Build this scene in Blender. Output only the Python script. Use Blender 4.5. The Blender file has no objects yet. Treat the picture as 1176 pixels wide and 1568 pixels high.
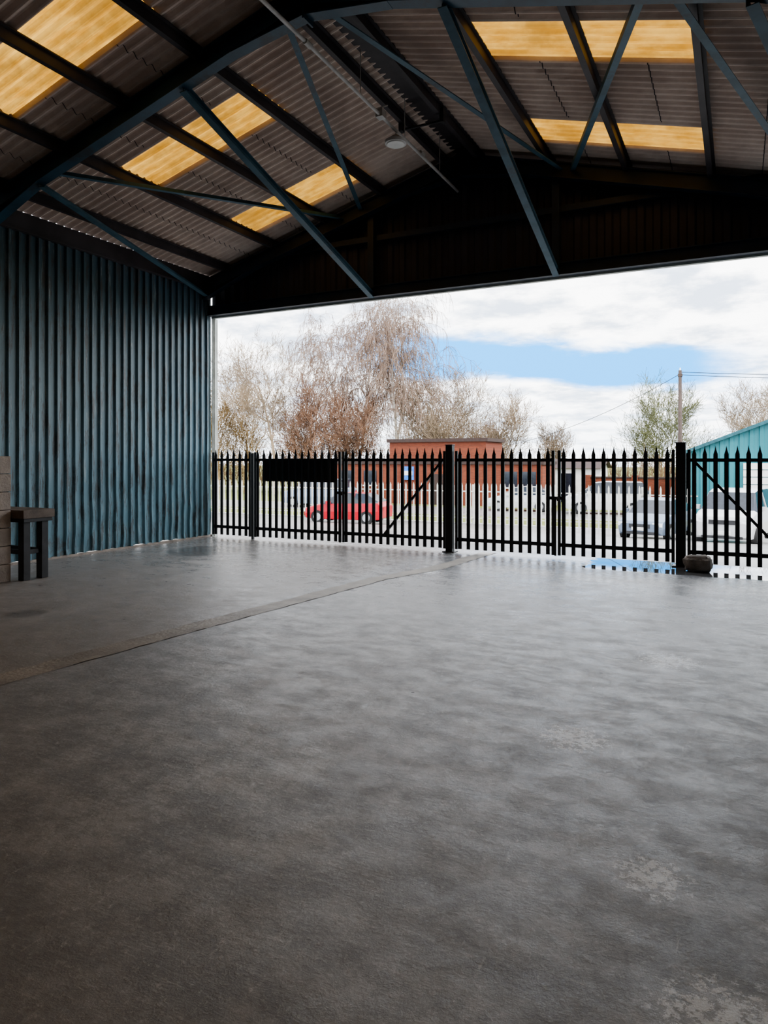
import bpy, math, random
from mathutils import Vector, Matrix, noise as mnoise

D = bpy.data
scene = bpy.context.scene

# ------------------------------------------------------------------ helpers
class MB:
    def __init__(s):
        s.v=[]; s.f=[]; s.m=[]; s.smooth=[]
    def quad(s, pts, mi=0, sm=False):
        n=len(s.v); s.v.extend([tuple(p) for p in pts]); s.f.append(tuple(range(n,n+len(pts)))); s.m.append(mi); s.smooth.append(sm)
    def box(s, x0,x1,y0,y1,z0,z1, mi=0, M=None):
        n=len(s.v)
        pts=[(x0,y0,z0),(x1,y0,z0),(x1,y1,z0),(x0,y1,z0),(x0,y0,z1),(x1,y0,z1),(x1,y1,z1),(x0,y1,z1)]
        if M is not None: pts=[tuple(M@Vector(p)) for p in pts]
        s.v.extend(pts)
        for f in ((0,3,2,1),(4,5,6,7),(0,1,5,4),(1,2,6,5),(2,3,7,6),(3,0,4,7)):
            s.f.append(tuple(n+i for i in f)); s.m.append(mi); s.smooth.append(False)
    def frame(s,p0,p1,up=Vector((0,0,1))):
        p0=Vector(p0);p1=Vector(p1);d=(p1-p0);L=d.length;d.normalize()
        if abs(d.dot(up))>.99: up=Vector((0,1,0))
        sx=d.cross(up).normalized(); uz=sx.cross(d).normalized()
        M=Matrix((( sx.x,d.x,uz.x,p0.x),(sx.y,d.y,uz.y,p0.y),(sx.z,d.z,uz.z,p0.z),(0,0,0,1)))
        return M,L
    def beam(s,p0,p1,w,h,mi=0):
        M,L=s.frame(p0,p1); s.box(-w/2,w/2,0,L,-h/2,h/2,mi,M)
    def ibeam(s,p0,p1,w,h,mi=0,t=.015):
        M,L=s.frame(p0,p1)
        s.box(-w/2,w/2,0,L,h/2-t,h/2,mi,M); s.box(-w/2,w/2,0,L,-h/2,-h/2+t,mi,M); s.box(-t/2,t/2,0,L,-h/2+t,h/2-t,mi,M)
    def angle(s,p0,p1,w,mi=0,t=.008):
        M,L=s.frame(p0,p1)
        s.box(-w/2,w/2,0,L,-w/2,-w/2+t,mi,M); s.box(-w/2,-w/2+t,0,L,-w/2+t,w/2,mi,M)
    def tube(s,p0,p1,r0,r1,n=8,mi=0,caps=True):
        M,L=s.frame(p0,p1); k=len(s.v)
        for (yy,r) in ((0,r0),(L,r1)):
            for i in range(n):
                a=2*math.pi*i/n; s.v.append(tuple(M@Vector((r*math.cos(a),yy,r*math.sin(a)))))
        for i in range(n):
            j=(i+1)%n; s.f.append((k+i,k+j,k+n+j,k+n+i)); s.m.append(mi); s.smooth.append(n>5)
        if caps:
            s.f.append(tuple(k+i for i in range(n))); s.m.append(mi); s.smooth.append(False)
            s.f.append(tuple(k+n+i for i in range(n))); s.m.append(mi); s.smooth.append(False)
    def build(s,name,mats,loc=(0,0,0),rotz=0,bevel=0,parent=None):
        me=D.meshes.new(name); me.from_pydata(s.v,[],s.f)
        for m in mats: me.materials.append(m)
        me.polygons.foreach_set('material_index',s.m)
        me.polygons.foreach_set('use_smooth',s.smooth)
        me.update()
        o=D.objects.new(name,me); scene.collection.objects.link(o)
        o.location=loc; o.rotation_euler=(0,0,rotz)
        if bevel:
            b=o.modifiers.new('bev','BEVEL'); b.width=bevel; b.segments=2; b.limit_method='ANGLE'
        if parent: o.parent=parent
        return o

class NT:
    def __init__(s,tree): s.t=tree; s.n=tree.nodes; s.l=tree.links
    def link(s,a,b): s.l.new(a,b)
    def val(s,x,inp):
        if hasattr(x,'is_linked'): s.l.new(x,inp)
        else: inp.default_value=x
    def math(s,op,a,b=0.0,c=None,clamp=False):
        n=s.n.new('ShaderNodeMath'); n.operation=op; n.use_clamp=clamp
        s.val(a,n.inputs[0]); s.val(b,n.inputs[1])
        if c is not None: s.val(c,n.inputs[2])
        return n.outputs[0]
    def mix(s,f,a,b):
        n=s.n.new('ShaderNodeMix'); n.data_type='RGBA'
        s.val(f,n.inputs[0]); 
        for x,i in ((a,6),(b,7)):
            if isinstance(x,(tuple,list)): n.inputs[i].default_value=(*x[:3],1)
            else: s.l.new(x,n.inputs[i])
        return n.outputs[2]
    def mapr(s,x,a,b,c=0.0,d=1.0,smooth=True):
        n=s.n.new('ShaderNodeMapRange'); 
        if smooth: n.interpolation_type='SMOOTHSTEP'
        s.val(x,n.inputs[0]); n.inputs[1].default_value=a; n.inputs[2].default_value=b; n.inputs[3].default_value=c; n.inputs[4].default_value=d
        return n.outputs[0]
    def noise(s,vec,scale,detail=4,rough=.55,stretch=None,dist=0):
        if stretch:
            m=s.n.new('ShaderNodeMapping'); m.inputs['Scale'].default_value=stretch; s.l.new(vec,m.inputs[0]); vec=m.outputs[0]
        n=s.n.new('ShaderNodeTexNoise'); n.inputs['Scale'].default_value=scale; n.inputs['Detail'].default_value=detail; n.inputs['Roughness'].default_value=rough; n.inputs['Distortion'].default_value=dist
        s.l.new(vec,n.inputs['Vector']); return n.outputs['Fac']

def newmat(name):
    m=D.materials.new(name); m.use_nodes=True; t=NT(m.node_tree)
    b=t.n['Principled BSDF']; tc=t.n.new('ShaderNodeTexCoord')
    return m,t,b,tc.outputs['Object']

def simple(name,col,rough=.5,metal=0,var=.25,scale=6,bump=0.0,dirt=None,spec=.5):
    m,t,b,co=newmat(name)
    nz=t.noise(co,scale,5)
    a=tuple(c*(1-var) for c in col); c2=tuple(min(1,c*(1+var)) for c in col)
    col_=t.mix(t.mapr(nz,.3,.7),a,c2)
    if dirt:
        nz2=t.noise(co,scale*.5,6,.7); col_=t.mix(t.mapr(nz2,.52,.7),col_,dirt)
    t.link(col_,b.inputs['Base Color'])
    b.inputs['Roughness'].default_value=rough; b.inputs['Metallic'].default_value=metal
    b.inputs['Specular IOR Level'].default_value=spec
    if bump:
        bn=t.n.new('ShaderNodeBump'); bn.inputs['Strength'].default_value=bump; bn.inputs['Distance'].default_value=.02
        t.link(t.noise(co,scale*8,6),bn.inputs['Height']); t.link(bn.outputs[0],b.inputs['Normal'])
    return m

# ------------------------------------------------------------------ materials
def mat_floor(name):
    m,t,b,co=newmat(name)
    sp=t.n.new('ShaderNodeSeparateXYZ'); t.link(co,sp.inputs[0]); X,Y=sp.outputs[0],sp.outputs[1]
    big=t.noise(co,.5,5,.6); mid=t.noise(co,2.6,9,.72,stretch=(1,1.3,1)); fine=t.noise(co,34,7,.75)
    patch=t.noise(co,3.4,10,.76,stretch=(1,1.5,1)); mott=t.noise(co,9,8,.75)
    c=t.mix(t.mapr(mid,.38,.62),(.26,.272,.288),(.48,.495,.515))
    c=t.mix(t.mapr(mott,.45,.62,0,.55),c,(.22,.23,.24))
    c=t.mix(t.mapr(big,.35,.65,0,.5),c,(.25,.255,.26))
    c=t.mix(t.math('MULTIPLY',t.mapr(fine,.52,.72),.5),c,(.70,.71,.72))
    leftm=t.mapr(X,-4.9,-4.5,1,0)
    c=t.mix(t.math('MULTIPLY',leftm,.5),c,(.30,.265,.23))
    scr=t.noise(co,3.0,8,.78,stretch=(1,8,1)); scr2=t.noise(co,3.4,8,.78,stretch=(7,1,1))
    scm=t.mapr(t.math('MAXIMUM',scr,scr2),.58,.70)
    c=t.mix(t.math('MULTIPLY',scm,.45),c,(.70,.71,.71))
    sc=t.noise(co,24,8,.8)
    def spot(cx,cy,r):
        vx=t.math('SUBTRACT',X,cx); vy=t.math('SUBTRACT',Y,cy)
        d=t.math('SQRT',t.math('ADD',t.math('MULTIPLY',vx,vx),t.math('MULTIPLY',vy,vy)))
        return t.mapr(d,0,r,1,0)
    acc=None
    for cx,cy,r in ((-.30,2.88,.24),(-.85,4.1,.34),(.28,2.75,.3),(-.02,2.2,.35),(-3.9,9.2,.3),(-.5,6.0,.4)):
        q=spot(cx,cy,r); acc=q if acc is None else t.math('MAXIMUM',acc,q)
    pale=t.mapr(t.math('ADD',sc,t.math('MULTIPLY',acc,.13)),.57,.62)
    pale=t.math('MULTIPLY',pale,t.mapr(acc,.0,.5))
    c=t.mix(t.math('MULTIPLY',pale,.9),c,(.90,.94,.97))
    vo=t.n.new('ShaderNodeTexVoronoi'); vo.inputs['Scale'].default_value=1.7; t.link(co,vo.inputs['Vector'])
    speck=t.mapr(vo.outputs['Distance'],.018,.028,1,0)
    c=t.mix(t.math('MULTIPLY',speck,.8),c,(.02,.018,.015))
    wn=t.noise(co,2.2,10,.72,stretch=(1,1.8,1))
    w=t.math('ADD',t.mapr(Y,2.5,10.5,0,.5,False),t.math('MULTIPLY',wn,.95))
    wet=t.mapr(w,.66,.96)
    px=t.mapr(X,-3.0,-1.8); py=t.mapr(Y,10.0,10.7)
    pud=t.mapr(t.math('ADD',t.math('MULTIPLY',px,py),t.math('MULTIPLY',wn,.5)),1.0,1.15)
    def blob(cx,cy,r,k=.9):
        dx=t.math('DIVIDE',t.math('SUBTRACT',X,cx),r); dy=t.math('DIVIDE',t.math('SUBTRACT',Y,cy),r)
        dd=t.math('SQRT',t.math('ADD',t.math('MULTIPLY',dx,dx),t.math('MULTIPLY',dy,dy)))
        return t.mapr(t.math('ADD',dd,t.math('MULTIPLY',wn,.9)),.9,1.25,1,0)
    damp=t.math('MAXIMUM',blob(-8.3,9.6,1.1),t.math('MULTIPLY',blob(-6.6,4.85,.3),.6))
    dk=t.math('MAXIMUM',t.math('MULTIPLY',wet,.20),t.math('MAXIMUM',t.math('MULTIPLY',pud,.9),t.math('MULTIPLY',damp,.6)))
    c=t.mix(dk,c,(.06,.06,.062))
    t.link(c,b.inputs['Base Color'])
    r=t.mapr(t.math('ADD',t.math('MULTIPLY',patch,.7),t.math('MULTIPLY',fine,.3)),.38,.60,.32,.56)
    r=t.math('MULTIPLY',r,t.math('SUBTRACT',1,t.math('MULTIPLY',wet,.46)))
    r=t.math('MULTIPLY',r,t.math('SUBTRACT',1,t.math('MULTIPLY',damp,.4)))
    r=t.math('MULTIPLY',r,t.math('SUBTRACT',1,t.math('MULTIPLY',pud,.93)))
    t.link(r,b.inputs['Roughness']); b.inputs['Specular IOR Level'].default_value=.7
    h=t.math('ADD',t.math('MULTIPLY',fine,.6),t.math('ADD',t.math('MULTIPLY',mott,.55),t.math('MULTIPLY',scr,.3)))
    h=t.math('MULTIPLY',h,t.math('SUBTRACT',1,t.math('MAXIMUM',pud,t.math('MULTIPLY',wet,.55))))
    bn=t.n.new('ShaderNodeBump'); bn.inputs['Strength'].default_value=.55; bn.inputs['Distance'].default_value=.009
    t.link(h,bn.inputs['Height']); t.link(bn.outputs[0],b.inputs['Normal'])
    return m

def mat_roof():
    m,t,b,co=newmat('fibre_cement_roof')
    n1=t.noise(co,1.2,6,.65); n2=t.noise(co,14,5,.6,stretch=(.15,1,1))
    c=t.mix(t.mapr(n1,.35,.7),(.62,.50,.44),(.84,.71,.63))
    c=t.mix(t.mapr(n2,.5,.75,0,.4),c,(.44,.33,.28))
    t.link(c,b.inputs['Base Color']); b.inputs['Roughness'].default_value=.85; b.inputs['Specular IOR Level'].default_value=.2
    return m

def mat_skylight():
    m,t,b,co=newmat('yellowed_grp_skylight')
    n1=t.noise(co,3.0,6,.65,stretch=(.6,2.5,1)); 
    n2=t.noise(co,1.3,5,.6)
    c=t.mix(t.mapr(n1,.3,.7),(.25,.115,.015),(.38,.22,.050))
    c=t.mix(t.mapr(n2,.42,.66,0,.75),c,(.17,.08,.014))
    tr=t.n.new('ShaderNodeBsdfTranslucent'); t.link(c,tr.inputs[0])
    df=t.n.new('ShaderNodeBsdfDiffuse'); t.link(c,df.inputs[0])
    mx=t.n.new('ShaderNodeMixShader'); mx.inputs[0].default_value=.12
    t.link(tr.outputs[0],mx.inputs[1]); t.link(df.outputs[0],mx.inputs[2])
    t.link(mx.outputs[0],t.n['Material Output'].inputs['Surface'])
    return m

def mat_wall():
    m,t,b,co=newmat('blue_profiled_steel')
    sp=t.n.new('ShaderNodeSeparateXYZ'); t.link(co,sp.inputs[0]); Z=sp.outputs[2]
    n1=t.noise(co,1.0,6,.65,stretch=(1,1,.3)); n2=t.noise(co,5,8,.78,stretch=(1,2,.25)); n3=t.noise(co,7,8,.78,stretch=(1,2.5,.14))
    n4=t.noise(co,2.2,6,.7)
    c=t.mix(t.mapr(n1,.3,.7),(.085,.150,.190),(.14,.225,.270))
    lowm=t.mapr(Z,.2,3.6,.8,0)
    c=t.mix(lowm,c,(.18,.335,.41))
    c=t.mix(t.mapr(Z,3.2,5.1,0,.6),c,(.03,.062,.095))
    c=t.mix(t.math('MULTIPLY',t.mapr(n3,.55,.66),.6),c,(.42,.47,.48))
    c=t.mix(t.math('MULTIPLY',t.mapr(n2,.50,.60),.75),c,(.075,.060,.052))
    c=t.mix(t.math('MULTIPLY',t.mapr(n4,.58,.68),t.mapr(Z,.1,1.4,.6,.15)),c,(.13,.085,.055))
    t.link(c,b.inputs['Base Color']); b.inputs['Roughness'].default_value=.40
    return m

def mat_brick(name,c1,c2,mortar,scale=1.0):
    m,t,b,co=newmat(name)
    mp=t.n.new('ShaderNodeMapping'); mp.inputs['Rotation'].default_value=(math.radians(90),0,0); t.link(co,mp.inputs[0])
    br=t.n.new('ShaderNodeTexBrick'); t.link(mp.outputs[0],br.inputs['Vector'])
    br.inputs['Color1'].default_value=(*c1,1); br.inputs['Color2'].default_value=(*c2,1); br.inputs['Mortar'].default_value=(*mortar,1)
    br.inputs['Scale'].default_value=scale; br.inputs['Brick Width'].default_value=.225; br.inputs['Row Height'].default_value=.075; br.inputs['Mortar Size'].default_value=.008
    t.link(br.outputs[0],b.inputs['Base Color']); b.inputs['Roughness'].default_value=.85
    return m

M_floor=mat_floor('worn_concrete'); M_roof=mat_roof(); M_sky=mat_skylight(); M_wall=mat_wall()
M_steel=simple('blue_grey_painted_steel',(.018,.065,.105),.45,0,.3,3,dirt=(.02,.03,.04))
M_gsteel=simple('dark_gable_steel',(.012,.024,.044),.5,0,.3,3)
M_steel_l=simple('light_blue_brace_paint',(.06,.135,.185),.5,0,.25,3,dirt=(.07,.09,.11))
M_purlin=simple('dark_purlin_paint',(.050,.043,.048),.55,0,.3,2)
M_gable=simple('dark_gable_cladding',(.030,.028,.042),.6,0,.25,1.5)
M_black=simple('black_gate_paint',(.010,.009,.010),.45,0,.3,4)
M_joint=simple('joint_screed',(.32,.295,.262),.55,0,.25,3,.3,dirt=(.24,.225,.2))
M_crack=simple('crack_dark',(.05,.04,.03),.9)
M_conduit=simple('grey_conduit',(.46,.45,.44),.5,.0,.2,5)
M_white=simple('off_white_paint',(.7,.7,.68),.5,0,.08,4)
M_bark=simple('weathered_jamb',(.5,.52,.48),.6,0,.2,4)
M_block=simple('concrete_block',(.40,.35,.31),.9,0,.2,5,.5)
M_wood=simple('rough_bench_top',(.16,.13,.11),.7,0,.3,4,.2)
M_darkst=simple('dark_bench_steel',(.03,.03,.033),.5)
M_rock=simple('rubble_bag',(.22,.19,.17),.85,0,.4,6,.5)
M_asph=simple('wet_yard_concrete',(.21,.205,.20),.35,0,.25,.7,.2,dirt=(.12,.115,.11))
M_grass=simple('dry_verge_grass',(.15,.17,.04),.95,0,.35,2)
M_galv=simple('galvanised_pale',(.52,.52,.48),.5,0,.1,3)
M_tire=simple('tyre_rubber',(.012,.012,.013),.8)
M_glass=simple('dark_car_glass',(.015,.02,.03),.08)
M_rim=simple('alloy_rim',(.40,.41,.43),.35,.6)
M_lamp=simple('headlamp_lens',(.75,.78,.8),.15)
M_red=simple('red_car_paint',(.42,.002,.014),.25,0,.05)
M_silver=simple('silver_car_paint',(.15,.19,.26),.3,.3,.05)
M_wcar=simple('white_car_paint',(.50,.51,.52),.3,0,.04)
M_teal=simple('teal_sheeting',(.022,.165,.20),.5,0,.08,.6)
M_teal_d=simple('teal_dark_trim',(.015,.09,.115),.5)
M_pole=simple('timber_pole',(.06,.042,.035),.8)
M_sign=simple('dark_sign_board',(.02,.02,.02),.6)
M_blue=simple('blue_sign',(.02,.16,.6),.5)
M_brick=mat_brick('red_brick',(.20,.042,.016),(.14,.028,.012),(.10,.055,.035))
M_fascia=simple('brown_fascia',(.035,.018,.014),.7)
M_birch=simple('birch_twigs',(.215,.150,.115),.8,0,.2,.5)
M_birchT=simple('birch_trunk',(.46,.42,.38),.7,0,.25,2)
M_twigO=simple('orange_twigs',(.27,.185,.09),.85,0,.3,.4)
M_twigR=simple('reddish_twigs',(.20,.115,.075),.85,0,.3,.4)
M_twigG=simple('green_twigs',(.13,.135,.06),.85,0,.3,.4)
M_twigP=simple('pale_twigs',(.25,.19,.135),.85,0,.3,.4)

# ------------------------------------------------------------------ building constants
XL,XR,RX=-9.8,1.4,-4.2
YB,YG=-9.0,11.4
RZ,SL=6.86,.27
def zr(x): return RZ-SL*abs(x-RX)

f=MB(); f.quad([(XL-.1,YB,0),(XR+.1,YB,0),(XR+.1,YG+.35,0),(XL-.1,YG+.35,0)])
f.build('floor',[M_floor])
j=MB(); pts=[(-4.95,-9),(-4.9,0),(-4.78,3.3),(-4.62,5.2),(-4.3,8.4),(-3.95,9.6),(-3.8,YG+.3)]
rr=random.Random(2)
dense=[]
for (a,b_) in zip(pts[:-1],pts[1:]):
    n=max(2,int((b_[1]-a[1])/.12))
    for i in range(n):
        u=i/n; dense.append((a[0]+(b_[0]-a[0])*u,a[1]+(b_[1]-a[1])*u))
wl_=[-.14+rr.uniform(-.018,.018) for _ in dense]
for i,(a,b_) in enumerate(zip(dense[:-1],dense[1:])):
    j.quad([(a[0]+wl_[i],a[1],.002),(a[0]+.12,a[1],.002),(b_[0]+.12,b_[1],.002),(b_[0]+wl_[i+1],b_[1],.002)],0)
jx=[rr.uniform(-.012,.012) for _ in dense]
for i,(a,b_) in enumerate(zip(dense[:-1],dense[1:])):
    if rr.random()<.7:
        j.quad([(a[0]+.117+jx[i],a[1],.004),(a[0]+.126+jx[i],a[1],.004),(b_[0]+.126+jx[i+1],b_[1],.004),(b_[0]+.117+jx[i+1],b_[1],.004)],1)
j.build('trim_1',[M_joint,M_crack])

# corrugated roof
PER,AMP,SEG=.146,.028,8
offs=[0,.3,1.5,2.68,3.85,5.0,5.62]
bays=[(YG-1.5-2.48*k, YG-1.5-2.48*k+.79) for k in range(8)]
def corr(y): return AMP*math.sin(2*math.pi*y/PER)
ny=int((YG+.25-YB)/PER*SEG); ys=[YB+i*PER/SEG for i in range(ny+1)]
def roof_side(sgn):
    mb=MB(); skies={}
    for a,b_ in zip(offs[:-1],offs[1:]):
        xa=RX+sgn*a; xb=RX+sgn*b_
        is_sl = (a,b_) in ((1.5,2.68),(2.68,3.85))
        for y0,y1 in zip(ys[:-1],ys[1:]):
            q=[(xa,y0,zr(xa)+corr(y0)+.03),(xb,y0,zr(xb)+corr(y0)+.03),(xb,y1,zr(xb)+corr(y1)+.03),(xa,y1,zr(xa)+corr(y1)+.03)]
            k=None
            if is_sl:
                for i,(s0,s1) in enumerate(bays):
                    if s0<=y0<s1: k=(i,a)
            if k is None: mb.quad(q,0,False)
            else: skies.setdefault(k,MB()).quad(q,0,False)
    for o in (2.1,3.3,4.5):
        x=RX+sgn*o
        for y0,y1 in zip(ys[:-1],ys[1:]):
            if o<4 and any(s0-.05<=y0<s1+.05 for s0,s1 in bays): continue
            z0=zr(x)+corr(y0)+.024; z1=zr(x)+corr(y1)+.024
            mb.quad([(x-.006,y0,z0),(x+.006,y0,z0),(x+.006,y1,z1),(x-.006,y1,z1)],1)
    return mb,skies
n=1
for sgn,nm in ((-1,'ceiling'),(1,'ceiling')):
    mb,sk=roof_side(sgn); mb.build(nm,[M_roof,M_purlin])
    for k,s_ in sorted(sk.items()):
        s_.build('window_%d'%n,[M_sky]); n+=1

pu=MB()
for sgn in (-1,1):
    for o in (.3,1.5,2.68,3.85,5.0):
        x=RX+sgn*o; z=zr(x)
        pu.box(x-.012,x+.012,YB,YG+.1,z-.13,z,0)
        pu.box(x-.012-.045,x+.012,YB,YG+.1,z-.14,z-.128,0)
        pu.box(x-.012,x+.05,YB,YG+.1,z-.012,z+.003,0)
pu.box(RX-.16,RX+.16,YB,YG+.1,RZ-.02,RZ-.005,0)
pu.build('roof_purlins',[M_purlin])

def portal(y,name,cols=True,h=.25,mat=M_steel,top=.07):
    mb=MB()
    d=top+h/2
    for sgn,xe in ((-1,XL-.12),(1,XR+.12)):
        mb.ibeam((xe,y,zr(xe)-d),(RX,y,RZ-d),.15,h)
        x2=xe-sgn*1.4
        for yy in (y-.01,y+.01):
            mb.quad([(xe,yy,zr(xe)-top),(x2,yy,zr(x2)-top-h),(xe,yy,zr(xe)-.52)])
        mb.beam((xe,y,zr(xe)-.51),(x2,y,zr(x2)-top-h),.15,.015)
        x3=RX+sgn*1.0
        mb.beam((x3,y,zr(x3)-top-h),(RX,y,RZ-top-h-.12),.15,.015)
        mb.quad([(x3,y,zr(x3)-top-h),(RX,y,RZ-top-h),(RX,y,RZ-top-h-.12)])
        if cols: mb.ibeam((xe+sgn*.12,y,0),(xe+sgn*.12,y,zr(xe)-.2),.15,.2)
        for o in (1.5,2.68,3.85,5.0):
            cx=RX+sgn*o; mb.box(cx+.02,cx+.03,y-.05,y+.05,zr(cx)-.16,zr(cx)-.02)
    mb.box(RX-.01,RX+.01,y-.1,y+.1,RZ-.5,RZ-.09)
    return mb.build(name,[mat])
for i,y in enumerate((6.5,1.6,-3.3)):
    portal(y,'portal_frame')
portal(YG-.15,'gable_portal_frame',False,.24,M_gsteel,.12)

ZL=4.55
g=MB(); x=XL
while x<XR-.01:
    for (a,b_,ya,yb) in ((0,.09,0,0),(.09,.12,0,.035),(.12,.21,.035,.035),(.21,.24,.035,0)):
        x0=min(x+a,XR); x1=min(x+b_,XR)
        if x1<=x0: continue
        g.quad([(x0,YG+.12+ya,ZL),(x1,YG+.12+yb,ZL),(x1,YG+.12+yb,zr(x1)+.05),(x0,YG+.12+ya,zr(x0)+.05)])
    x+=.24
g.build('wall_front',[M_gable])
lt=MB()
lt.ibeam((XL,YG,ZL+.1),(XR,YG,ZL+.1),.14,.2,0)
lt.box(XL,XR,YG+.09,YG+.17,ZL-.03,ZL+.02,1)
lt.beam((XL,YG+.02,5.62),(XR,YG+.02,5.62),.06,.1,0)
for x in (-5.97,-2.62):
    lt.ibeam((x,YG-.02,ZL+.15),(x,YG-.02,zr(x)-.2),.12,.12,0)
lt.build('trim_3',[M_gsteel,M_bark])
for xa,nm in ((XL+.02,'door_frame_jamb'),(XR-.08,'door_frame_jamb')):
    q=MB(); q.box(xa,xa+.06,YG+.1,YG+.2,0,ZL-.04,0); q.box(xa+.02,xa+.04,YG+.06,YG+.1,0,ZL-.04,0); q.build(nm,[M_bark])

br=MB()
for x in (-5.97,-2.62):
    br.ibeam((x,6.5,zr(x)-.32),(x,YG-.02,ZL+.03),.10,.10,0,.012)
br.angle((-8.5,6.5,zr(-8.5)-.34),(XL+.1,YG-.1,4.95),.10,0)
br.angle((.1,6.5,zr(.1)-.34),(XR-.1,YG-.1,4.95),.10,0)
def rb(x0,x1,w=.075,dz=.18):
    br.angle((x0,6.5,zr(x0)-dz-.08),(x1,YG-.1,zr(x1)-dz),w,0)
rb(-8.3,-6.5); rb(-4.5,-6.15); rb(-4.1,-2.5); rb(-.5,.9); rb(-.75,-2.35)
br.build('roof_wind_bracing',[M_steel_l])

def profiled_wall(name,x,y0,y1,z0,z1,sgn,dent=.010):
    mb=MB(); P=.17; prof=[(0,0),(.095,0),(.106,.045),(.152,.045),(.165,0),(.17,0)]
    cols=[]; y=y0
    while y<y1-1e-4:
        for a,d in prof[:-1]:
            if y+a<=y1: cols.append((y+a,d))
        y+=P
    cols.append((y1,0))
    nz=40
    zs=[z0+(z1-z0)*i/nz for i in range(nz+1)]
    idx=[]
    for (yy,d) in cols:
        r=[]
        for k,z in enumerate(zs):
            low=max(0,1-z/1.7)
            nn=mnoise.noise(Vector((yy*1.3,z*1.1,3)))*dent*(.4+1.6*low)+mnoise.noise(Vector((yy*4,z*3.5,9)))*dent*(.2+1.8*low)
            yw=mnoise.noise(Vector((yy*2.0,z*2.6,21)))*.016*(.08+low)
            zz=z
            if k==0: zz=z+.03+.05*abs(mnoise.noise(Vector((yy*3,0,5))))
            mb.v.append((x+sgn*(d+nn),yy+yw if y0<yy<y1 else yy,zz)); r.append(len(mb.v)-1)
        idx.append(r)
    for a,b_ in zip(idx[:-1],idx[1:]):
        for k in range(nz):
            mb.f.append((a[k],b_[k],b_[k+1],a[k+1])); mb.m.append(0); mb.smooth.append(False)
    return mb.build(name,[M_wall])
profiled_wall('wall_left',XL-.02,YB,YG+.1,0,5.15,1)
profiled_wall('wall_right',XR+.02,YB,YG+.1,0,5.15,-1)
bw=MB(); 
bw.quad([(XL-.1,YB,0),(XR+.1,YB,0),(XR+.1,YB,zr(XR)),(RX,YB,RZ),(XL-.1,YB,zr(XL))])
bw.build('wall_back',[M_gable])
ev=MB()
for x,s in ((XL,1),(XR,-1)):
    ev.box(min(x-.08*s,x+.06*s),max(x-.08*s,x+.06*s),YB,YG,5.08,5.36,0)
    ev.box(min(x,x+.09*s),max(x,x+.09*s),YB,YG,5.06,5.085,0)
ev.build('trim_2',[M_purlin])
kb=MB(); kb.box(XL-.14,XL+.02,YB,YG+.1,0,.035,0); kb.build('baseboard_left',[M_block])

c=MB()
c.tube((RX,1.2,6.13),(RX,6.6,6.13),.022,.022,8); c.tube((RX,6.6,6.13),(RX,11.1,6.08),.022,.022,8)
for y in (2.5,4.5,7.7,9.0,10.3): c.tube((RX,y,6.14),(RX,y,6.72),.006,.006,5)
for y in (3,5.4,6.5,8.3,9.6): c.tube((RX,y-.06,6.13),(RX,y+.06,6.13),.032,.032,8)
c.tube((RX,8.1,6.13),(RX+.0,8.45,6.33),.01,.01,5)
c.box(RX-.05,RX+.05,8.2,8.32,6.08,6.18)
c.build('lighting_conduit',[M_conduit])
l=MB()
l.tube((RX-.02,8.75,6.084),(RX-.02,8.75,6.03),.012,.012,6,0)
l.tube((RX-.02,8.75,6.05),(RX-.02,8.75,5.98),.05,.14,20,0)
l.tube((RX-.02,8.75,5.98),(RX-.02,8.75,5.94),.15,.15,20,0)
l.tube((RX-.02,8.75,5.938),(RX-.02,8.75,5.925),.125,.12,20,1)
l.build('high_bay_lamp',[M_conduit,M_white])
cb=MB(); cb.tube((RX-.35,9.6,6.55),(RX+.35,9.6,6.55),.02,.02,8); cb.box(RX-.36,RX-.3,9.55,9.65,6.52,6.72); cb.box(RX+.3,RX+.36,9.55,9.65,6.52,6.72)
cb.build('conduit_hanger_bracket',[M_darkst])

# ------------------------------------------------------------------ gates
GY=YG-.02
def pale(mb,x,y,mi=0,w=.060,z0=.06,z1=1.8,t=.012):
    h=w/2
    for (xa,xb,ya,yb) in ((-h,-h*.4,.008,0),(-h*.4,h*.4,0,0),(h*.4,h,0,.008)):
        if abs(xa+xb)<1e-6:
            for yo in (0,-t):
                mb.quad([(x+xa,y+ya+yo,z0),(x+xb,y+yb+yo,z0),(x+xb,y+yb+yo,z1-.07),(x,y+yo,z1),(x+xa,y+ya+yo,z1-.07)],mi)
        else:
            inner=xb if abs(xb)<abs(xa) else xa
            for yo in (0,-t):
                mb.quad([(x+xa,y+ya+yo,z0),(x+xb,y+yb+yo,z0),(x+xb,y+yb+yo,z1-.07 if xb==inner else z1-.13),(x+xa,y+ya+yo,z1-.07 if xa==inner else z1-.13)],mi)
    mb.box(x-h,x-h+.004,y-t,y+.008,z0,z1-.13,mi); mb.box(x+h-.004,x+h,y-t,y+.008,z0,z1-.13,mi)
def leaf(name,x0,x1,diag=None,stiles=True,y=GY):
    mb=MB()
    if stiles:
        for x in (x0,x1): mb.box(x-.022,x+.022,y+.01,y+.055,.05,1.74)
    mb.box(x0,x1,y+.012,y+.052,1.56,1.61); mb.box(x0,x1,y+.012,y+.052,.19,.25)
    n=max(2,round((x1-x0)/.148)); 
    for i in range(n):
        pale(mb,x0+(i+.5)*(x1-x0)/n,y)
    if diag:
        (xa,za),(xb,zb)=diag; mb.beam((xa,y+.035,za),(xb,y+.035,zb),.04,.04)
    return mb.build(name,[M_black])
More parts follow.
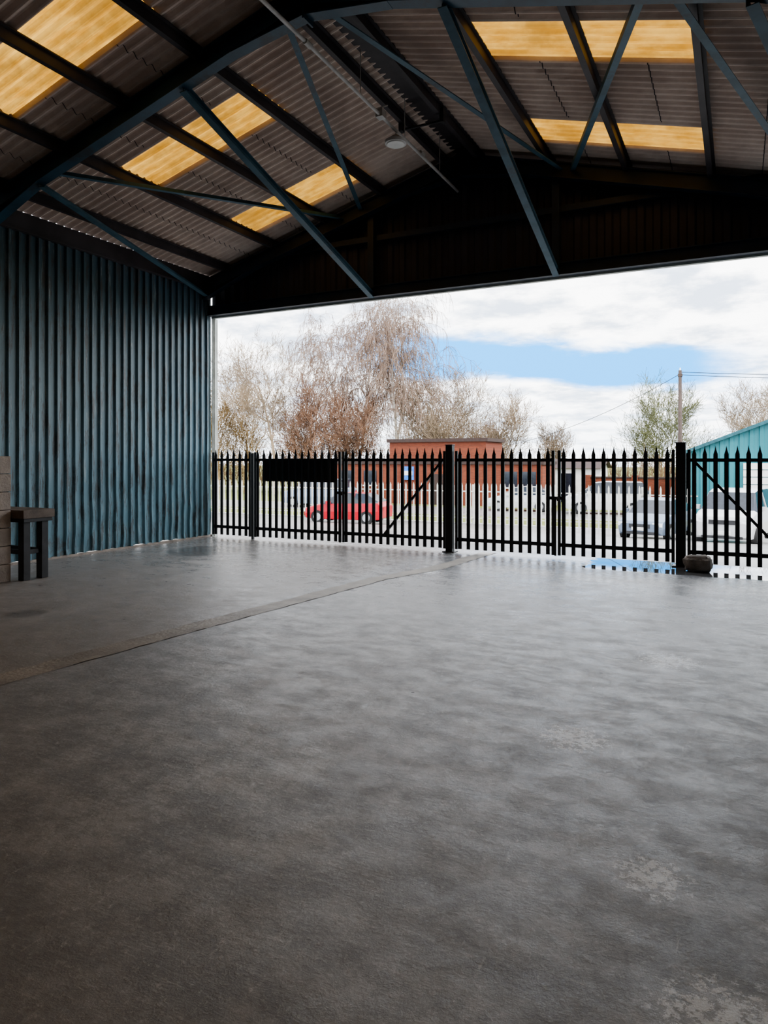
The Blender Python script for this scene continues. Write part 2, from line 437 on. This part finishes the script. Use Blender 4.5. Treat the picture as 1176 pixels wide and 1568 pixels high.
def post(x,w=.12,h=1.84,y=GY):
    mb=MB(); mb.box(x-w/2,x+w/2,y-w/2,y+w/2,0,h); mb.box(x-w/2-.01,x+w/2+.01,y-w/2-.01,y+w/2+.01,h,h+.012)
    mb.box(x-w/2-.05,x+w/2+.05,y-w/2-.04,y+w/2+.04,0.0,.014)
    return mb.build('gate_post',[M_black],bevel=.004)
leaf('palisade_fence_panel',XL+.14,-8.74)
leaf('palisade_gate',-8.60,-6.66)
leaf('palisade_gate',-6.58,-4.56,((-5.75,.22),(-4.6,1.58)))
leaf('palisade_gate',-4.34,-2.68)
leaf('palisade_gate',-2.58,-.88)
leaf('palisade_gate',-.66,1.2,((-.6,1.58),(.62,.22)))
post(-4.45); post(-.77,.135)
pm=MB(); pm.box(-8.695,-8.655,GY+.01,GY+.06,0,1.72); pm.build('fence_stanchion',[M_black])
hw=MB()
for x in (-6.62,-2.63):
    hw.box(x-.1,x+.1,GY-.045,GY-.02,.95,1.0); hw.box(x-.015,x+.015,GY-.045,GY-.02,.05,.95); hw.tube((x+.05,GY-.05,.93),(x+.05,GY-.05,.99),.025,.025,10)
hw.build('gate_drop_bolts',[M_black])
sg=MB(); sg.box(-8.42,-6.76,GY+.07,GY+.085,1.16,1.6); sg.box(-8.42,-6.76,GY+.06,GY+.07,1.57,1.6); sg.build('gate_sign_board',[M_sign])

rb_=MB(); NR,NS=14,20
for i in range(NR+1):
    th=math.pi*i/NR
    for k in range(NS):
        ph=2*math.pi*k/NS
        d=Vector((math.sin(th)*math.cos(ph),math.sin(th)*math.sin(ph),math.cos(th)))
        def se(v,p=.5): return math.copysign(abs(v)**p,v)
        rads=1+.20*mnoise.noise(d*2.3+Vector((4,1,2)))+.10*mnoise.noise(d*7)
        rb_.v.append((se(d.x)*.18*rads,se(d.y)*.15*rads,.11+se(d.z)*.11*rads))
for i in range(NR):
    for k in range(NS):
        k2=(k+1)%NS; rb_.f.append((i*NS+k,(i+1)*NS+k,(i+1)*NS+k2,i*NS+k2)); rb_.m.append(0); rb_.smooth.append(True)
rb_.build('concrete_rubble_lump',[M_rock],loc=(-.52,11.02,.0))

bn_=MB()
bn_.box(-9.62,-8.30,6.08,6.55,.82,.93,0)
bn_.box(-9.6,-8.32,6.10,6.53,.77,.82,1)
for x in (-9.5,-8.42):
    for y in (6.18,6.45): bn_.box(x-.055,x+.055,y-.05,y+.05,0,.77,1)
bn_.box(-9.5,-8.4,6.43,6.47,.34,.40,1); bn_.box(-9.5,-8.4,6.16,6.20,.34,.40,1)
for x in (-9.5,-8.42): bn_.box(x-.02,x+.02,6.15,6.45,.34,.40,1)
bn_.build('workbench',[M_wood,M_darkst],bevel=.004)
bl=MB(); rr=random.Random(4)
for k in range(7):
    z=k*.235; off=.11 if k%2 else 0
    x=-9.6
    while x<-8.52:
        x1=min(x+.44-(off if x==-9.6 else 0),-8.5); j1=rr.uniform(-.006,.006)
        bl.box(x+.004,x1-.004,5.82+j1,6.05+j1,z+.002,z+.228,0); x=x1
bl.build('concrete_block_stack',[M_block],bevel=.006)

# ------------------------------------------------------------------ outside
yd=MB()
def gz(y):
    if y<12.3: return -.02
    if y<30: return -.02-1.48*(y-12.3)/17.7
    return -1.5
yy=[YG+.3,12.3]+[12.3+i*1.77 for i in range(1,11)]+[32.5]
for a,b_ in zip(yy[:-1],yy[1:]):
    yd.quad([(-60,a,gz(a)),(40,a,gz(a)),(40,b_,gz(b_)),(-60,b_,gz(b_))])
yd.build('yard_ground',[M_asph])
gr=MB(); gr.quad([(-90,32.5,-1.49),(60,32.5,-1.49),(60,36,-1.45),(-90,36,-1.45)]); gr.quad([(-90,36,-1.45),(60,36,-1.45),(60,42,-1.45),(-90,42,-1.45)],1)
gr.quad([(-200,42,-1.45),(200,42,-1.45),(200,260,-1.2),(-200,260,-1.2)],0)
gr.quad([(-60,9,-.03),(XL-.2,9,-.03),(XL-.2,YG+.3,-.03),(-60,YG+.3,-.03)],1)
gr.quad([(XR+.2,-12,-.03),(60,-12,-.03),(60,YG+.3,-.03),(XR+.2,YG+.3,-.03)],1)
gr.build('verge_ground',[M_grass,M_asph])

ff=MB(); x=-34; i=0
FY=31.6; fz=gz(FY)
while x<-1.5:
    ff.box(x-.034,x+.034,FY-.01,FY+.005,fz+.05,fz+1.85); ff.quad([(x-.034,FY-.01,fz+1.85),(x+.034,FY-.01,fz+1.85),(x,FY-.005,fz+1.97)])
    if i%18==0: ff.box(x+.06,x+.15,FY+.06,FY+.16,fz,fz+1.9)
    x+=.21; i+=1
ff.box(-34,-1.5,FY+.01,FY+.05,fz+.3,fz+.35); ff.box(-34,-1.5,FY+.01,FY+.05,fz+1.55,fz+1.6)
ff.build('galvanised_palisade_fence',[M_galv])

b1=MB()
b1.box(-21.7,-14.7,44,47.5,-1.5,2.75,0); b1.box(-21.85,-14.55,43.85,47.6,2.75,2.98,1)
b1.box(-26.2,-10.9,43.6,47,-1.5,1.25,0); b1.box(-26.3,-10.8,43.5,47.1,1.25,1.45,1)
for x in (-25,-23,-13,-11.8): b1.box(x-.5,x+.5,43.56,43.6,-.2,.8,2); b1.box(x-.55,x+.55,43.5,43.6,-.28,-.2,3)
b1.box(-18.5,-17,43.55,43.6,-1.5,.6,4)
b1.build('brick_building',[M_brick,M_fascia,M_glass,M_white,M_fascia])
s1=MB(); s1.box(-20.4,-19.6,43.4,43.48,.2,1.1); s1.box(-20.3,-19.7,43.38,43.4,.5,.8,1); s1.build('blue_wall_sign',[M_blue,M_white])
b2=MB(); b2.box(-9.0,-3.0,48,48.3,-1.5,.35,0); b2.box(-9.05,-2.95,47.95,48.35,.35,.45,1)
for x in (-9,-6,-3): b2.box(x-.2,x+.2,47.9,48.4,-1.5,.55,0)
b2.build('brick_boundary_wall',[M_brick,M_fascia])
wb=MB(); wb.box(-12.5,-8.5,50,53,-1.5,1.0,0)
wb.quad([(-12.8,49.8,.95),(-8.2,49.8,.95),(-8.2,51.5,1.6),(-12.8,51.5,1.6)],1); wb.quad([(-12.8,53.2,.95),(-8.2,53.2,.95),(-8.2,51.5,1.6),(-12.8,51.5,1.6)],1)
wb.quad([(-8.5,50,1.0),(-8.5,53,1.0),(-8.5,51.5,1.58)],0); wb.quad([(-12.5,50,1.0),(-12.5,53,1.0),(-12.5,51.5,1.58)],0)
wb.box(-11.2,-10.2,49.95,50,-1.5,.6,2); wb.build('rendered_outbuilding',[M_white,M_fascia,M_glass])

tb=MB(); ax=5.2; az=5.0; x0=-2.4; x1=12.8; e=1.97
def tz(x): return az-(az-e)*abs(x-ax)/(ax-x0)
x=x0
while x<x1:
    for (a,b_,ya,yb) in ((0,.2,0,0),(.2,.24,0,-.05),(.24,.4,-.05,-.05),(.4,.44,-.05,0)):
        xa=min(x+a,x1);xb=min(x+b_,x1)
        if xb>xa: tb.quad([(xa,39+ya,-1.5),(xb,39+yb,-1.5),(xb,39+yb,tz(xb)),(xa,39+ya,tz(xa))],0)
    x+=.44
tb.box(x0,x0+.1,39,58,-1.5,e,0); tb.box(x1-.1,x1,39,58,-1.5,e,0)
for (xa,xb) in ((x0-.2,ax),(x1+.2,ax)):
    za=tz(xa); tb.quad([(xa,38.8,za+.05),(xb,38.8,az+.05),(xb,58,az+.05),(xa,58,za+.05)],1)
    tb.beam((xa,38.8,za),(xb,38.8,az),.08,.16,1)
tb.box(.2,3.4,38.88,38.93,-1.5,1.4,2)
for k in range(8): tb.box(.2,3.4,38.86,38.88,-1.45+k*.36,-1.42+k*.36,1)
tb.build('teal_industrial_unit',[M_teal,M_teal_d,M_white])

up=MB(); px,py=-2.95,43.0
up.tube((px,py,-1.5),(px,py,6.6),.14,.09,10,0); up.box(px-.12,px+.12,py-.1,py+.1,6.25,6.4,0)
up.tube((px,py,6.6),(px,py,6.75),.04,.03,8,1)
def wire(p0,p1,sag,r=.018):
    p0=Vector(p0);p1=Vector(p1); prev=p0
    for i in range(1,17):
        u=i/16; p=p0.lerp(p1,u)-Vector((0,0,4*sag*u*(1-u))); up.tube(prev,p,r,r,4,2,False); prev=p
wire((px,py,6.5),(30,45,6.0),.6); wire((px,py,6.35),(30,46,5.7),.6); wire((px,py,6.4),(-15,50,2.6),.5)
up.build('utility_pole',[M_pole,M_white,M_darkst])

def car(name,paint,loc,rot,kind='hatch'):
    if kind=='hatch':
        S=[(0,.66,.34,.58,.60,.6,0),(.12,.80,.24,.70,.72,.7,0),(.95,.85,.2,.90,.94,.74,0),(1.65,.86,.2,.94,1.38,.60,1),(2.2,.86,.2,.95,1.45,.60,1),(3.1,.86,.2,.97,1.42,.58,1),(3.75,.84,.22,1.0,1.05,.66,0),(3.95,.80,.3,.8,.82,.7,0)]
        wx=(.75,3.2); R=.31
    else:
        S=[(0,.72,.36,.72,.75,.66,0),(.12,.88,.26,.95,.98,.78,0),(.9,.93,.24,1.10,1.16,.8,0),(1.6,.94,.24,1.15,1.72,.72,1),(2.2,.94,.24,1.16,1.80,.74,1),(4.1,.94,.24,1.16,1.78,.74,1),(4.45,.92,.26,1.15,1.30,.76,0),(4.55,.88,.34,.9,.95,.76,0)]
        wx=(.85,3.6); R=.34
    emp=D.objects.new(name,None); scene.collection.objects.link(emp); emp.location=loc; emp.rotation_euler=(0,0,rot)
    mb=MB(); L=S[-1][0]; cx=L/2
    rings=[]
    for (x,w,zb,zs,zt,wr,cab) in S:
        k=len(mb.v)
        zm=(zb+zs)/2
        for p in ((-w*.94,zb),(-w,zm),(-w*.97,zs),(-wr,zt),(wr,zt),(w*.97,zs),(w,zm),(w*.94,zb)): mb.v.append((x-cx,p[0],p[1]))
        rings.append(k)
    for i,(a,b_) in enumerate(zip(rings[:-1],rings[1:])):
        ca,cb_=S[i][6],S[i+1][6]
        for q in range(8):
            q2=(q+1)%8; mi=0
            if q in (2,4) and (ca or cb_): mi=1
            if q==3 and (ca!=cb_): mi=1
            mb.f.append((a+q,a+q2,b_+q2,b_+q)); mb.m.append(mi); mb.smooth.append(False)
    for k in (rings[0],rings[-1]): mb.f.append(tuple(k+q for q in range(8))); mb.m.append(0); mb.smooth.append(False)
    mb.build('body',[paint,M_glass],bevel=.03,parent=emp)
    tr=MB(); wf=S[1][1]; zf=S[1][3]
    for s in (-1,1):
        tr.box(.02-cx,.2-cx,min(s*wf*.55,s*wf*.95),max(s*wf*.55,s*wf*.95),zf-.16,zf-.03,0)
        tr.box(L-.1-cx,L-.0-cx,min(s*wf*.7,s*wf*.97),max(s*wf*.7,s*wf*.97),zf-.05,zf+.1,3)
        wB=S[3][1]; tr.beam((S[4][0]+.35-cx,s*wB*.975,S[4][3]),(S[4][0]+.35-cx,s*(S[4][5]+.02),S[4][4]-.03),.07,.03,1)
        tr.box(S[2][0]+.3-cx,S[2][0]+.5-cx,min(s*wB,s*(wB+.16)),max(s*wB,s*(wB+.16)),S[3][3]-.02,S[3][3]+.12,1)
    tr.box(-.02-cx,.05-cx,-wf*.45,wf*.45,zf-.22,zf-.08,2); tr.box(-.03-cx,.05-cx,-wf*.7,wf*.7,.27,.36,2)
    tr.box(-.05-cx,.0-cx,-.26,.26,.40,.51,4)
    tr.build('lights_and_trim',[M_lamp,paint,M_darkst,M_red,M_white],parent=emp)
    wl=MB()
    for x in wx:
        for s in (-1,1):
            yo=S[3][1]
            wl.tube((x-cx,s*(yo-.2),R),(x-cx,s*(yo+.01),R),R,R,20,0); wl.tube((x-cx,s*(yo-.0),R),(x-cx,s*(yo+.02),R),R*.62,R*.58,14,1)
    wl.build('wheels',[M_tire,M_rim],parent=emp)
    return emp
car('red_hatchback_car',M_red,(-16.6,29.2,gz(29.2)+.02),math.radians(8))
car('silver_car',M_silver,(-2.7,28.0,gz(28.0)+.04),math.radians(78))
car('white_van',M_wcar,(-.1,27.6,gz(27.6)+.05),math.radians(80),'suv')
car('white_van',M_wcar,(-6.6,41,-1.45),math.radians(10),'suv')
car('white_car',M_wcar,(-11.5,41,-1.45),math.radians(5))
car('silver_car',M_silver,(-24,38.5,-1.45),math.radians(5),'suv')

# ------------------------------------------------------------------ trees
def tree(mb,loc,H,spread,seed,mi,mt,maxd=3,weep=0,stems=1,twig=.009,r0=.12,kids=(3,2,2,1),low=.2,lean=.25):
    rg=random.Random(seed); O=Vector(loc)
    def rv(): return Vector((rg.uniform(-1,1),rg.uniform(-1,1),rg.uniform(-1,1)))
    def grow(p,d,L,r,dep):
        ns=6 if dep<2 else 4
        for i in range(ns):
            bias=Vector((0,0,.10 if dep else .25))
            if weep and dep>=2: bias=Vector((0,0,-.38 if dep==2 else -.8))
            d=(d+rv()*.20+bias).normalized()
            q=p+d*(L/ns); r1=max(twig,r*.82)
            mb.tube(O+p,O+q,r,r1,5 if r>.05 else 3,mt if (dep==0 or r>.05) else mi,False)
            if dep<maxd and not (dep==0 and i/ns<low):
                for _ in range(kids[dep]):
                    if dep>=2 and rg.random()<.12: continue
                    side=rv(); side=(side-d*side.dot(d)).normalized()
                    cd=(d*.6+side*(spread if dep==0 else .75)+Vector((0,0,.15))).normalized()
                    f_=(.55)*(1-.45*i/ns) if dep==0 else .5
                    grow(q,cd,L*f_*rg.uniform(.75,1.15),max(twig,r1*.55),dep+1)
            p=q;r=r1
    for s in range(stems):
        d=Vector((rg.uniform(-lean,lean),rg.uniform(-lean,lean),1)).normalized() if stems>1 else Vector((0,0,1))
        grow(Vector((rg.uniform(-.5,.5)*(stems>1),rg.uniform(-.5,.5)*(stems>1),0)),d,H*rg.uniform(.78,.9),r0,0)
def one(name,mats,*a,**k):
    mb=MB(); tree(mb,*a,**k); mb.build(name,mats)
mb=MB()
tree(mb,(-26.6,54.3,-1.4),15.2,.7,11,0,1,3,1,2,.012,.19,(3,3,3,1),.2,.22)
tree(mb,(-30.6,54.0,-1.4),14.6,.6,5,0,1,3,1,2,.012,.17,(3,3,3,1),.2,.22)
mb.build('weeping_birch_tree',[M_birch,M_birchT])
ut=MB()
tree(ut,(-35.2,49.3,-1.4),10.8,.95,21,0,0,4,0,1,.012,.19,(3,2,2,1))
specs=[(-41,48.5,8.0,1),(-38.6,50,8.2,1),(-33.0,52,8.6,2),(-28.5,53,7.5,2),(-24.0,56.3,9.2,0),(-21.6,57.4,8.6,0),(-18.4,59,7.6,0),(-30.5,52,7,2),
 (-15.7,64.9,5.2,0),(-20,62,5.4,2),(-25,60,6.6,1),(-36,54,6.5,2)]
for i,(x,y,h,mi) in enumerate(specs):
    tree(ut,(x,y,-1.4),h,.7,40+i,mi,mi,3,0,3,.012,.08,(2,2,2,1),.0,.3)
rg=random.Random(9)
for i in range(2600):
    x=rg.uniform(-48,-4); y=61+rg.uniform(-1.2,1.2)+ (x*.15); h=rg.uniform(1.8,3.4)+.5*math.sin(x*.6)
    a=Vector((x,y,-1.3+rg.uniform(0,1.6))); b_=a+Vector((rg.uniform(-.5,.5),rg.uniform(-.3,.3),h*rg.uniform(.4,.8)))
    ut.tube(a,b_,.025,.012,3,rg.choice((0,1,2)),False)
ut.build('bare_tree_belt',[M_twigP,M_twigO,M_twigR])
one('bare_tree',[M_twigG,M_twigG],(-6.2,64.5,-1.4),8.2,.9,61,0,1,3,0,3,.012,.09,(3,2,2,1),.0,.35)
one('bare_tree',[M_twigP,M_twigP],(1.5,74,-1.4),8.8,.9,62,0,1,3,0,3,.012,.09,(3,2,2,1),.0,.35)

# ------------------------------------------------------------------ world sky with cloud deck
w=D.worlds.new('cloudy_sky'); scene.world=w; w.use_nodes=True; t=NT(w.node_tree)
bg=t.n['Background']; tc=t.n.new('ShaderNodeTexCoord'); dirv=tc.outputs['Generated']
sp=t.n.new('ShaderNodeSeparateXYZ'); t.link(dirv,sp.inputs[0]); X,Y,Z=sp.outputs
den=t.math('ADD',t.math('MAXIMUM',Z,0),.16)
cmb=t.n.new('ShaderNodeCombineXYZ'); t.link(t.math('DIVIDE',X,den),cmb.inputs[0]); t.link(t.math('DIVIDE',Y,den),cmb.inputs[1])
n1=t.noise(cmb.outputs[0],1.1,7,.6,dist=.3); n2=t.noise(cmb.outputs[0],3.2,6,.6)
cen=t.math('SUBTRACT',.113,t.math('MULTIPLY',X,.09))
band=t.math('SUBTRACT',1,t.math('DIVIDE',t.math('ABSOLUTE',t.math('SUBTRACT',Z,cen)),.034))
band=t.math('MAXIMUM',band,-1.5)
az=t.mapr(X,-.56,-.38); az2=t.mapr(X,.06,-.06)
az=t.math('MULTIPLY',az,az2)
s=t.math('ADD',t.math('MULTIPLY',band,.75),t.math('MULTIPLY',t.math('SUBTRACT',n1,.5),2.2))
blue=t.math('MULTIPLY',t.mapr(s,-.1,.40),az)
gen=t.mapr(n1,.30,.42,1,0)
high=t.mapr(Z,.3,.5)
blue=t.math('MAXIMUM',blue,t.math('MULTIPLY',gen,high))
cl=t.mix(t.mapr(n2,.36,.60),(.42,.48,.57),(1.1,1.1,1.1))
low=t.mapr(Z,.0,.12,1,0)
cl=t.mix(t.math('MULTIPLY',low,.5),cl,(.68,.76,.84))
col=t.mix(blue,cl,(.035,.28,.66))
t.link(col,bg.inputs[0]); bg.inputs[1].default_value=2.8

sun=D.lights.new('sun','SUN'); sun.energy=2.6; sun.angle=math.radians(6); sun.color=(1,.95,.86)
so=D.objects.new('sun',sun); scene.collection.objects.link(so)
sd=Vector((-.75,.35,-.75)); so.rotation_euler=sd.to_track_quat('-Z','Y').to_euler(); so.location=(10,-10,20)

# ------------------------------------------------------------------ camera
cam=D.cameras.new('camera'); co=D.objects.new('camera',cam); scene.collection.objects.link(co)
cam.sensor_fit='VERTICAL'; cam.sensor_height=36; cam.lens=1080/1568*36; cam.shift_y=-81/1568
co.location=(0,0,1.6); co.rotation_euler=(math.radians(90),0,math.radians(26.7))
cam.clip_start=.05; cam.clip_end=600
scene.camera=co
scene.view_settings.view_transform='AgX'
scene.view_settings.look='AgX - Medium High Contrast'
scene.view_settings.exposure=.75
